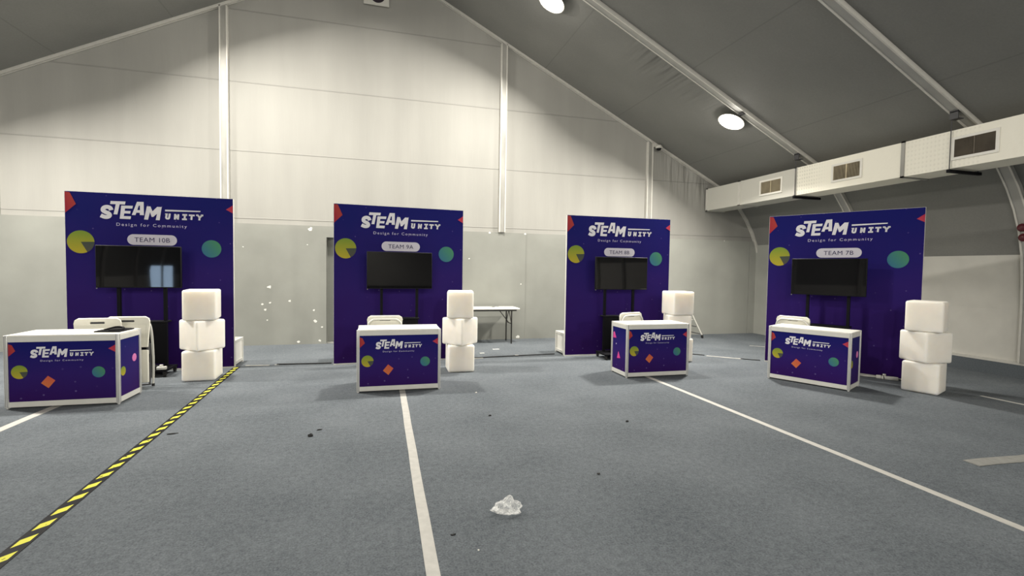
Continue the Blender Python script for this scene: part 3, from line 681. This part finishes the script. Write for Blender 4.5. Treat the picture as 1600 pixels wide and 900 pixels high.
# ------------------------------------------------------------------ folding chairs behind the counters
def chair(label, loc, rz):
    """folded upright: plain back with hand slot towards local -y, tube frame on the far side"""
    t = thing('folding_chair', label, 'chair', loc, rz, 'folded white chairs')
    def back():
        m = MB()
        out = [(-.20, .49), (.20, .49), (.225, .80), (.215, .838), (.19, .85), (-.19, .85), (-.215, .838), (-.225, .80)]
        m.prism(out, [rrect(-.07, .793, .07, .818, .009, 4)], -.045, -.018)
        m.prism([(-.18, .55), (.18, .55), (.195, .77), (-.195, .77)], (), -.052, -.045)
        return m.mesh('backrest', M['chair'])
    b = obj('backrest', cached('chb', back), None, t)
    obj('hand_slot', cached('chh', lambda: MB().box((-.078, -.030, .787), (.078, -.022, .824)).mesh('hand_slot', M['darkgrey'])), None, b)
    def lip():
        m = MB(); m.tube([(-.215, -.03, .80), (-.205, -.03, .832), (-.18, -.03, .848), (.18, -.03, .848), (.205, -.03, .832), (.215, -.03, .80)], .014, 8); return m.mesh('rim', M['chair'])
    obj('rim', cached('chl', lip), None, b)
    def seat():
        m = MB(); m.rbox((-.205, -.045, .055), (.205, -.012, .455), .012, 3); return m.mesh('seat', M['chair'])
    obj('seat', cached('chs', seat), None, t)
    for x in (-.2, .185): obj('hinge_bracket', cached('chk%s' % x, lambda: MB().box((x, -.03, .40), (x + .015, .01, .56)).mesh('hinge_bracket', M['darkgrey'])), None, t)
    def loop():
        m = MB(); m.tube(catmull([(-.222, .035, .012), (-.222, .050, .30), (-.220, .026, .62), (-.205, .012, .755), (-.155, .012, .806), (-.11, .012, .815), (.11, .012, .815), (.155, .012, .806), (.205, .012, .755), (.220, .026, .62), (.222, .050, .30), (.222, .035, .012)], 5), .013, 10); return m.mesh('front_frame', M['tube'])
    obj('front_frame', cached('chf', loop), None, t)
    def loop2():
        m = MB(); m.tube(catmull([(-.195, .055, .52), (-.195, .045, .30), (-.195, .015, .06), (-.17, .010, .025), (.17, .010, .025), (.195, .015, .06), (.195, .045, .30), (.195, .055, .52)], 5), .011, 10); return m.mesh('rear_frame', M['darkgrey'])
    obj('rear_frame', cached('chr', loop2), None, t)
    for x in (-.222, .222): obj('foot', cached('cht%s' % x, lambda: MB().cyl((x, .035, 0.0), (x, .036, .03), .016, 12).mesh('foot', M['rubber'])), None, t)
    return t
chair('folded white plastic chair, the left one of two behind the TEAM 10B counter', (-3.135, 6.59, 0), 0.03)
chair('folded white plastic chair, the right one of two behind the TEAM 10B counter', (-2.905, 6.745, 0), -0.02)
chair('folded white plastic chair seen from its framed side behind the TEAM 9A counter', (0.06, 6.47, 0), math.pi - .02)
chair('folded white plastic chair seen slantwise behind the TEAM 8B counter', (3.72, 6.56, 0), math.pi + .28)
ca = math.radians(-63.5)
chair('folded white plastic chair standing behind the TEAM 7B counter', (5.329 + .12 * math.cos(ca) - .56 * math.sin(ca), 5.572 + .12 * math.sin(ca) + .56 * math.cos(ca), 0), math.pi + ca)

# dark folded pouch on the left counter
m = MB(); m.prism([(0, 0), (.25, -.03), (.245, .02), (.26, .26), (.12, .31), (.05, .40), (.0, .30)], (), 0, .012, Matrix(((1, 0, 0, 0), (0, 0, 1, 0), (0, -1, 0, .012), (0, 0, 0, 1))))
m.tube(catmull([(.06, .08, .016), (.12, .18, .035), (.20, .16, .03), (.22, .06, .018), (.12, .03, .016)], 5), .010, 8)
pouch = obj('pouch', m, M['black'], None, (-2.95, 6.09, 0.7525)); tag(pouch, 'flat black folded pouch lying on the TEAM 10B counter', 'pouch')

# ------------------------------------------------------------------ folding table at the back wall
TX, TY = 0.92, 9.19
t = thing('folding_table', 'long white folding table with black legs against the grey back wall', 'table', (TX, TY, 0))
TL, TD, TZ = 1.78, 0.50, 0.715
obj('tabletop', MB().rbox((0, 0, TZ - .028), (TL, TD, TZ), .006, 2), M['white'], t)
obj('apron', MB().box((.06, .03, TZ - .06), (TL - .06, .05, TZ - .028)).box((.06, TD - .05, TZ - .06), (TL - .06, TD - .03, TZ - .028)), M['tablelegs'], t)
for x in (.16, TL - .16):
    for y in (.04, TD - .04):
        obj('leg', MB().cyl((x, y, 0), (x, y, TZ - .03), .0135, 12), M['tablelegs'], t)
    s = 1 if x < 1 else -1
    obj('leg_brace', MB().cyl((x, .04, .40), (x, TD - .04, .40), .010, 8).cyl((x, .05, .40), (x, .25, TZ - .05), .008, 8).cyl((x, TD - .05, .40), (x, .25, TZ - .05), .008, 8).cyl((x, .25, .40), (x + s * .22, .25, TZ - .04), .008, 8), M['tablelegs'], t)
m = MB(); m.prism([(0, 0), (.11, .01), (.12, .05), (.02, .06)], (), 0, .004, Matrix(((1, 0, 0, 0), (0, 0, 1, 0), (0, -1, 0, .004), (0, 0, 0, 1)))); m.tube([(.06, .03, .008), (.16, .05, .012), (.2, .04, .008)], .006, 6)
o = obj('paper_scrap', m, M['tapegrey'], None, (2.13, 9.45, TZ + .001)); tag(o, 'small grey scrap of paper lying on the white folding table', 'scrap')

# rolling A-frame by the back wall, half hidden by the third cube stack
t = thing('rolling_stand', 'white A-frame rolling stand with black castors behind the TEAM 8B cubes', 'stand', (6.55, 9.42, 0))
for x in (-.42, .42):
    ax = .30 if x > 0 else -.30
    for y in (-.17, .17):
        obj('leg', MB().cyl((ax, 0, .56), (x + (.05 if y < 0 else -.04) * (1 if x > 0 else -1), y, .065), .013, 10), M['aluw'], t)
        cx_, cy_ = x + (.05 if y < 0 else -.04) * (1 if x > 0 else -1), y
        m = MB(); m.tube([(cx_ - .012, cy_, .032), (cx_ + .012, cy_, .032)], .032, 14); m.box((cx_ - .018, cy_ - .012, .04), (cx_ + .018, cy_ + .012, .075)); obj('caster', m, M['rubber'], t)
    obj('cross_tube', MB().cyl((x * .83, -.11, .26), (x * .83, .11, .26), .010, 8).cyl((x, -.15, .10), (x, .15, .10), .010, 8), M['darkgrey'], t)
obj('top_bar', MB().cyl((-.31, 0, .56), (.31, 0, .56), .015, 10).cyl((-.36, .0, .40), (.36, .0, .40), .010, 10), M['aluw'], t)

# ------------------------------------------------------------------ air duct with hangers
DX0, DX1, DZ0, DZ1 = 7.43, 7.92, 2.945, 3.452
t = thing('air_duct', 'long white rectangular air duct hung along the right side under the roof', 'duct', (0, 0, 0))
joints = [9.80, 8.715, 7.25, 5.363, 2.4, 0.0]
for i, (ya, yb) in enumerate(zip(joints[:-1], joints[1:])):
    obj('duct_section', MB().box((DX0, yb + .004, DZ0), (DX1, ya - .004, DZ1)), M['duct'], t)
for yj, wdt in ((9.775, .05), (8.715, .06), (7.275, .03), (5.363, .05), (2.4, .05)):
    ring = MB()
    e = .014
    ring.box((DX0 - e, yj - wdt / 2, DZ0 - e), (DX0 + .01, yj + wdt / 2, DZ1 + e)); ring.box((DX1 - .01, yj - wdt / 2, DZ0 - e), (DX1 + e, yj + wdt / 2, DZ1 + e))
    ring.box((DX0 - e, yj - wdt / 2, DZ0 - e), (DX1 + e, yj + wdt / 2, DZ0 + .01)); ring.box((DX0 - e, yj - wdt / 2, DZ1 - .01), (DX1 + e, yj + wdt / 2, DZ1 + e))
    obj('flange', ring, M['alu'] if yj < 6 else M['aluw'], t)
for ya, yb in ((8.13, 7.56), (6.52, 5.98), (4.735, 4.215), (3.0, 2.48)):
    z0, z1 = 3.05, 3.355
    fr = .035
    f = MB(); x0, x1 = DX0 - .016, DX0 - .001
    f.box((x0, yb, z0), (x1, ya, z0 + fr)); f.box((x0, yb, z1 - fr), (x1, ya, z1)); f.box((x0, yb, z0 + fr), (x1, yb + fr, z1 - fr)); f.box((x0, ya - fr, z0 + fr), (x1, ya, z1 - fr))
    gf = obj('grille', f, M['gframe'], t)
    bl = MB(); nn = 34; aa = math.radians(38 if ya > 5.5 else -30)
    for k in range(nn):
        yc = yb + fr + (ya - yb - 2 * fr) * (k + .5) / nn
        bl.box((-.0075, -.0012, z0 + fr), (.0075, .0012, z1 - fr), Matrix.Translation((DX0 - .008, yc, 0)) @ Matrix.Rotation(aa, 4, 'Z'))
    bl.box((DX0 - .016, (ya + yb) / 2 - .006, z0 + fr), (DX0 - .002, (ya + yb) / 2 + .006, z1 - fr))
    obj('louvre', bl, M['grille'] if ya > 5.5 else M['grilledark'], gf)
    obj('grille_back', MB().box((DX0 - .0025, yb + fr, z0 + fr), (DX0 - .0005, ya - fr, z1 - fr)), M['grilleback'], gf)
for yb_, wd in ((7.2, 'first roof beam from back wall'), (4.69, 'second roof beam from back wall')):
    t = thing('duct_hanger', 'dark duct bracket with rods and crossbar on the %s' % wd, 'bracket', (0, yb_, 0), 0, 'duct hangers')
    zb = roof_z(7.40) - .055
    obj('bracket', MB().box((7.36, -.05, zb - .10), (7.375, .05, zb + .0)).box((7.375, -.05, zb - .10), (7.47, .05, zb - .09)).box((7.36, -.05, zb - .012), (7.44, .05, zb + .012)), M['darkgrey'], t)
    obj('rod', MB().cyl((7.405, 0.05, DZ0 - .05), (7.405, .05, zb - .09), .006, 8), M['darkgrey'], t)
    obj('rod', MB().cyl((7.955, 0.05, DZ0 - .05), (7.955, .05, 3.45), .006, 8), M['darkgrey'], t)
    obj('crossbar', MB().box((7.38, .03, DZ0 - .055), (8.0, .07, DZ0 - .0145)), M['black'], t)

# ------------------------------------------------------------------ flood lamps under the roof beams
def lamp(label, x, yb, off, z, power, group=None, tilt=0.0):
    """low round flood lamp held off a roof beam (at yb) on an arm reaching off metres towards the back wall"""
    ang = math.atan(SL) * (1 if x > RIDGE_X else -1)
    y = yb + off
    t = thing('flood_lamp', label, 'lamp', (x, y, z), 0, group)
    R = Matrix.Rotation(math.radians(tilt), 4, 'X') @ Matrix.Rotation(ang, 4, 'Y')
    hs = MB(); hs.lathe([(0.0, .045), (.10, .042), (.20, .02), (.235, .0), (.24, -.012), (.23, -.012), (.15, .012), (.0, .02)], 28, R)
    obj('housing', hs, M['housing'], t)
    ln = MB(); ln.lathe([(.225, -.006), (.19, -.030), (.11, -.048), (0.0, -.055)], 28, R); ln.open = True
    obj('lens', ln, M['lens'], t)
    zb = roof_z(x) - .055 - z
    obj('arm', MB().cyl((0, -off + .0, zb), (0, -.08, .03), .014, 8).box((-.07, -off - .05, zb - .012), (.07, -off + .05, zb + .008)), M['darkgrey'], t)
    ld = bpy.data.lights.new('lamp_light', 'AREA'); ld.shape = 'DISK'; ld.size = 0.40; ld.spread = math.radians(LAMP_SPREAD if yb > 0 else 180); ld.energy = power; ld.color = LAMP_COLOR
    lo = bpy.data.objects.new('lamp_light', ld); COL.objects.link(lo); lo.parent = t; lo.matrix_local = R @ Matrix.Translation((0, 0, -.06))
    pd = bpy.data.lights.new('lamp_glow', 'POINT'); pd.energy = HALO_POWER * power / 330; pd.color = LAMP_COLOR; pd.shadow_soft_size = 0.1
    po = bpy.data.objects.new('lamp_glow', pd); COL.objects.link(po); po.parent = t; po.matrix_local = R @ Matrix.Translation((0, 0, -.17))
    return t
lamp('glowing round flood lamp hanging near the top edge, above the TEAM 8B backdrop', 2.727, 7.2, .50, 5.945, LAMP_POWER, None, FRONT_TILT)
lamp('glowing round flood lamp hanging lower on the first roof beam, left of the duct', 6.17, 7.2, .30, 4.25, LAMP_POWER, None, FRONT_TILT)
lamp('unseen round flood lamp on a roof beam, tilted forward to light the booths', -2.93, 7.2, .50, 5.945, LAMP_POWER, 'lamps outside the view', FRONT_TILT)
lamp('unseen round flood lamp on a roof beam, tilted forward to light the booths', -6.37, 7.2, .30, 4.25, LAMP_POWER, 'lamps outside the view', FRONT_TILT)
for y in (-8.05,):  # unseen row behind the camera, tilted forward to brighten the booth fronts
    for x in (2.55, 5.93, -2.75, -6.13): lamp('unseen round flood lamp on a roof beam, tilted forward to light the booths', x, y, .4, roof_z(x) - .25, LAMP_POWER_REAR, 'lamps outside the view', 38)

# ------------------------------------------------------------------ small things on walls
t = thing('sign_board', 'white board with a dark round emblem high on the gable wall', 'sign', (-.095, YB - .012, 6.53), 0)
t.rotation_euler = (math.radians(-3), 0, 0)
obj('board', MB().box((-.235, -.02, 0), (.235, 0.0, .42)), M['paper'], t)
obj('emblem', MB().prism(circle(.02, .215, .15, n=40, rz=.17), [circle(.02, .235, .085, n=30, rz=.09)], -.0225, -.0205), M['emblem'], t)
obj('emblem_band', MB().prism([(-.13, .16), (.0, .12), (.10, .155), (.02, .15)], (), -.024, -.0228), M['emblemy'], t)
t = thing('security_camera', 'small white dome camera at the top of the right-hand wall post', 'camera', (6.06, YB - .02, 4.33))
obj('mount', MB().box((-.10, -.02, .0), (.04, .02, .12)).cyl((0, 0, .02), (0, -.06, .0), .018), M['aluw'], t)
obj('dome', MB().lathe([(0, .06), (.05, .055), (.075, .02), (.08, -.01), (.06, -.02), (0, -.02)], 20, Matrix.Translation((0.02, -.09, -.03))), M['aluw'], t)
obj('lens', MB().lathe([(.055, -.02), (.045, -.05), (.02, -.066), (0, -.07)], 18, Matrix.Translation((0.02, -.09, -.03))), M['tvblack'], t)
for z, wd in ((2.20, 'upper'), (2.06, 'lower')):
    t = thing('alarm_fitting', 'dark red round fitting on the wall rib at the right edge, the %s of two' % wd, 'alarm', (8.84 if z > 2.1 else 8.88, 4.69, z), 0, 'red wall fittings')
    obj('body', MB().lathe([(0, .0), (.055, 0), (.058, .03), (.045, .05), (0, .055)], 20, Matrix.Rotation(math.radians(-90), 4, 'Y')), M['red'], t)
    obj('mount', MB().lathe([(0, -.08), (.03, -.08), (.03, 0), (0, 0)], 12, Matrix.Rotation(math.radians(-90), 4, 'Y')), M['black'], t)

# ------------------------------------------------------------------ tapes, cables and litter on the carpet
def strip(name, label, cat, p0, p1, width, m, h=.002, group=None, segs=1, wob=0.0):
    p0 = Vector(p0); p1 = Vector(p1); L_ = (p1 - p0).length; a = math.atan2(p1.y - p0.y, p1.x - p0.x) - math.pi / 2
    mb = MB(); n = max(segs, 1); l = []; r = []
    for i in range(n + 1):
        y = L_ * i / n; dx = random.uniform(-wob, wob)
        l.append((-width / 2 + dx, y)); r.append((width / 2 + dx, y))
    for i in range(n):
        a0, a1, b0, b1 = l[i], l[i + 1], r[i], r[i + 1]
        mb.add([(*a0, h), (*b0, h), (*b1, h), (*a1, h), (*a0, 0), (*b0, 0), (*b1, 0), (*a1, 0)], [(0, 1, 2, 3), (7, 6, 5, 4), (0, 4, 5, 1), (1, 5, 6, 2), (2, 6, 7, 3), (3, 7, 4, 0)])
    o = obj(name, mb, m, None, (p0.x, p0.y, 0.0005), a); tag(o, label, cat, group)
    return o
strip('hazard_tape', 'black and yellow striped hazard tape running across the carpet at left', 'tape', (-1.755, 1.2), (-2.02, 7.77), .086, M['hazard'], .0025)
strip('floor_tape', 'white tape line on the carpet leading to the TEAM 9A counter', 'tape', (.252, 1.0), (.262, 6.1), .068, M['tape'], segs=14, wob=.002, group='white floor tapes')
strip('floor_tape', 'white tape line on the carpet leading to the TEAM 8B counter', 'tape', (3.70, .6), (3.66, 6.1), .066, M['tape'], segs=14, wob=.002, group='white floor tapes')
strip('floor_tape', 'white tape line on the carpet running under the TEAM 10B counter', 'tape', (-3.29, 2.4), (-3.24, 6.2), .085, M['tape'], segs=8, wob=.002, group='white floor tapes')
strip('floor_tape', 'thin pale tape line on the carpet right of the TEAM 7B cubes', 'tape', (7.26, 4.17), (7.33, 2.6), .045, M['tape'], group='white floor tapes')
o = strip('tape_remnant', 'broad loose grey tape strip lying at the right edge of the carpet', 'tape', (4.56, 2.66), (5.7, 2.60), .115, M['tapegrey'], .006, segs=6, wob=.008)
def cable(label, pts, r=.008, m='rubber', name='floor_cable'):
    o = obj(name, MB().tube(catmull(pts, 6), r, 8), M[m]); tag(o, label, 'cable', 'cables on the carpet'); return o
cable('black cable along the carpet between the TEAM 10B and TEAM 9A backdrops', [(-1.50, 7.845, .009), (-1.2, 7.82, .009), (-.95, 7.80, .009), (-.72, 7.79, .009)], .009)
cable('black cable along the carpet between the TEAM 9A and TEAM 8B backdrops', [(1.40, 7.80, .008), (1.9, 7.85, .008), (2.4, 7.885, .008), (2.98, 7.93, .008)], .008)
cable('dark cable on the carpet behind the lowest TEAM 8B cube', [(5.12, 7.62, .008), (5.3, 7.52, .008), (5.48, 7.435, .008), (5.60, 7.30, .008)], .008)
cable('dark cable end on the carpet beside the TEAM 7B backdrop', [(6.02, 6.89, .007), (6.12, 6.80, .007), (6.25, 6.70, .007)], .007)
def flatbit(name, label, pts, m, h=.004, z=0.0006, cat='tape', group=None):
    c = (sum(p[0] for p in pts) / len(pts), sum(p[1] for p in pts) / len(pts))
    mb = MB().prism([(a - c[0], b - c[1]) for a, b in pts], (), 0, h, Matrix(((1, 0, 0, 0), (0, 0, 1, 0), (0, -1, 0, h), (0, 0, 0, 1))))
    o = obj(name, mb, M[m], None, (c[0], c[1], z)); tag(o, label, cat, group); return o

def band(x0, y0, x1, y1, w0, n=8, jag=.35):
    d = Vector((x1 - x0, y1 - y0)); nrm = Vector((-d.y, d.x)).normalized(); A = []; Bk = []
    for i in range(n + 1):
        p = Vector((x0, y0)) + d * i / n; ww = w0 / 2 * (1 + random.uniform(-jag, jag))
        A.append(tuple(p + nrm * ww)); Bk.append(tuple(p - nrm * ww))
    return A + Bk[::-1]
flatbit('tape_scrap', 'torn white tape on the carpet right of the TEAM 10B backdrop', band(-1.93, 7.86, -1.60, 7.825, .035), 'tape')
flatbit('tape_scrap', 'small white tape dab at the left end of the black floor cable', band(-1.53, 7.84, -1.47, 7.838, .03, 3), 'tape')
flatbit('tape_scrap', 'torn white tape on the carpet right of the TEAM 9A cubes', band(1.44, 7.76, 1.66, 7.80, .035, 6), 'tape')
flatbit('tape_scrap', 'small white tape dab midway between the TEAM 9A and TEAM 8B backdrops', band(2.24, 7.872, 2.30, 7.876, .035, 3), 'tape', z=.016)
flatbit('tape_scrap', 'long torn white tape on the carpet left of the TEAM 7B backdrop', band(5.62, 7.27, 6.05, 6.88, .05, 10), 'tape')
flatbit('tape_scrap', 'short pale tape line on the carpet near the right back corner', band(7.30, 8.12, 7.62, 7.85, .035, 5), 'tape')
flatbit('paper_scrap', 'small white paper scrap on the carpet before the folding table', band(2.02, 8.62, 2.14, 8.62, .07, 3), 'paper', cat='scrap')
flatbit('paper_scrap', 'white paper scrap on the carpet just right of the TEAM 9A cubes', band(1.70, 8.25, 1.78, 8.26, .06, 3), 'paper', cat='scrap')
def scrap(label, x, y, sx, sy, sz, m='rubber', rz=0):
    bm = bmesh.new(); bmesh.ops.create_icosphere(bm, subdivisions=2, radius=1)
    for v in bm.verts:
        k = random.uniform(.65, 1.15); v.co = Vector((v.co.x * sx * k, v.co.y * sy * k, max(0, (v.co.z + .55) * sz * k)))
    mb = MB(); bm.verts.index_update(); mb.add([v.co for v in bm.verts], [[v.index for v in f.verts] for f in bm.faces]); bm.free()
    o = obj('litter_scrap', mb, M[m], None, (x, y, 0.0005), rz); tag(o, label, 'litter', 'litter on the carpet'); return o
scrap('dark crumb of litter on the carpet left of the middle tape, the nearer of two', -.587, 4.469, .022, .014, .018)
scrap('dark sliver of litter on the carpet left of the middle tape, the farther of two', -.53, 4.63, .030, .010, .006, rz=.5)
scrap('thin dark shred of litter on the carpet beside the hazard tape', -1.76, 4.80, .05, .012, .006, rz=.2)
scrap('small black scrap on the carpet right of the plastic bag', 1.552, 3.167, .016, .012, .008, rz=.6)
scrap('dark litter scrap on the carpet before the TEAM 8B counter', 2.369, 4.223, .022, .012, .01, rz=.3)
scrap('small dark speck on the carpet between the counters and the plastic bag', 1.08, 4.70, .020, .010, .008)
scrap('tiny dark scrap on the carpet right of the middle tape in the foreground', .40, 2.62, .016, .007, .005)
scrap('tiny white crumb on the carpet right of the TEAM 9A counter', 1.117, 5.617, .014, .012, .008, 'paper')
scrap('tiny white speck on the carpet in the foreground below the plastic bag', .51, 2.442, .006, .005, .004, 'paper')

# clear crumpled plastic bag
bm = bmesh.new(); bmesh.ops.create_icosphere(bm, subdivisions=4, radius=1)
from mathutils import noise as mn
for v in bm.verts:
    c = v.co.copy()
    r_ = 1 + .30 * mn.noise(c * 2.1 + Vector((3, 1, 7))) + .16 * mn.noise(c * 5.3)
    x = c.x * .082 * r_; y = c.y * .055 * r_; z = max(0.0, (c.z * .042 * r_ + .030))
    if c.z > .2: z += .045 * max(0, 1 - abs(c.x - .12) * 2.2) * (c.z - .2)
    if c.x < -.75 and c.z < .2: x -= .022 * (-.75 - c.x) / .25; y -= .02
    v.co = (x, y, z)
mb = MB(); bm.verts.index_update(); mb.add([v.co for v in bm.verts], [[v.index for v in f.verts] for f in bm.faces], False); bm.free(); mb.open = True
o = obj('plastic_bag', mb, M['bag'], None, (.762, 2.79, 0.001), -.2); tag(o, 'crumpled clear plastic bag lying on the carpet in the foreground', 'bag')

# power strip at the foot of the right-hand backdrop
t = thing('power_strip', 'white power strip with a plug lying at the foot of the TEAM 7B backdrop', 'power strip', (6.98, 5.17, 0), math.radians(-52))
obj('body', MB().rbox((-.02, -.035, 0), (.17, .03, .045), .008, 2), M['white'], t)
obj('plug', MB().rbox((-.085, -.03, 0), (-.022, .03, .05), .014, 3).rbox((-.01, -.02, .046), (.03, .02, .075), .008, 2), M['white'], t)
obj('cord', MB().tube(catmull([(-.08, 0, .02), (-.14, .02, .012), (-.20, .03, .009), (-.27, .035, .009)], 6), .009, 8), M['paper'], t)
obj('dark_cord', MB().tube(catmull([(.17, 0, .02), (.20, -.01, .012), (.24, .005, .008)], 5).copy(), .006, 8).tube(catmull([(-.02, .02, .06), (0, -.02, .05), (.01, -.05, .008)], 5), .005, 8), M['rubber'], t)
# cables heaped on the left-hand stand's tray
a = math.radians(.6)
m = MB()
for k in range(5):
    cx, cy, r_ = random.uniform(-.02, .22), random.uniform(-.06, .0), random.uniform(.05, .09)
    m.tube([(cx + r_ * math.cos(2 * math.pi * i / 16), cy + r_ * .6 * math.sin(2 * math.pi * i / 16), .014 + .014 * k + .003 * math.sin(i)) for i in range(16)], .010, 7, True)
o = obj('cable_coil', m, M['rubber'], None, (-4.0283 + .945, 7.7025 - .36, .101), a); tag(o, 'heap of coiled black cable on the base of the TEAM 10B stand', 'cable')
o = obj('adapter', MB().rbox((0, 0, 0), (.11, .05, .04), .008, 2).rbox((.03, .012, .038), (.07, .04, .065), .006, 2), M['paper'], None, (-2.83, 7.24, .101), .1); tag(o, 'small pale power adapter on the base of the TEAM 10B stand', 'adapter')

for x in (2.55, -2.75): lamp('unseen round flood lamp on a roof beam, tilted forward to light the booths', x, -10.6, .4, roof_z(x) - .25, 160.0, 'lamps outside the view')  # extra pair added to brighten the far end wall
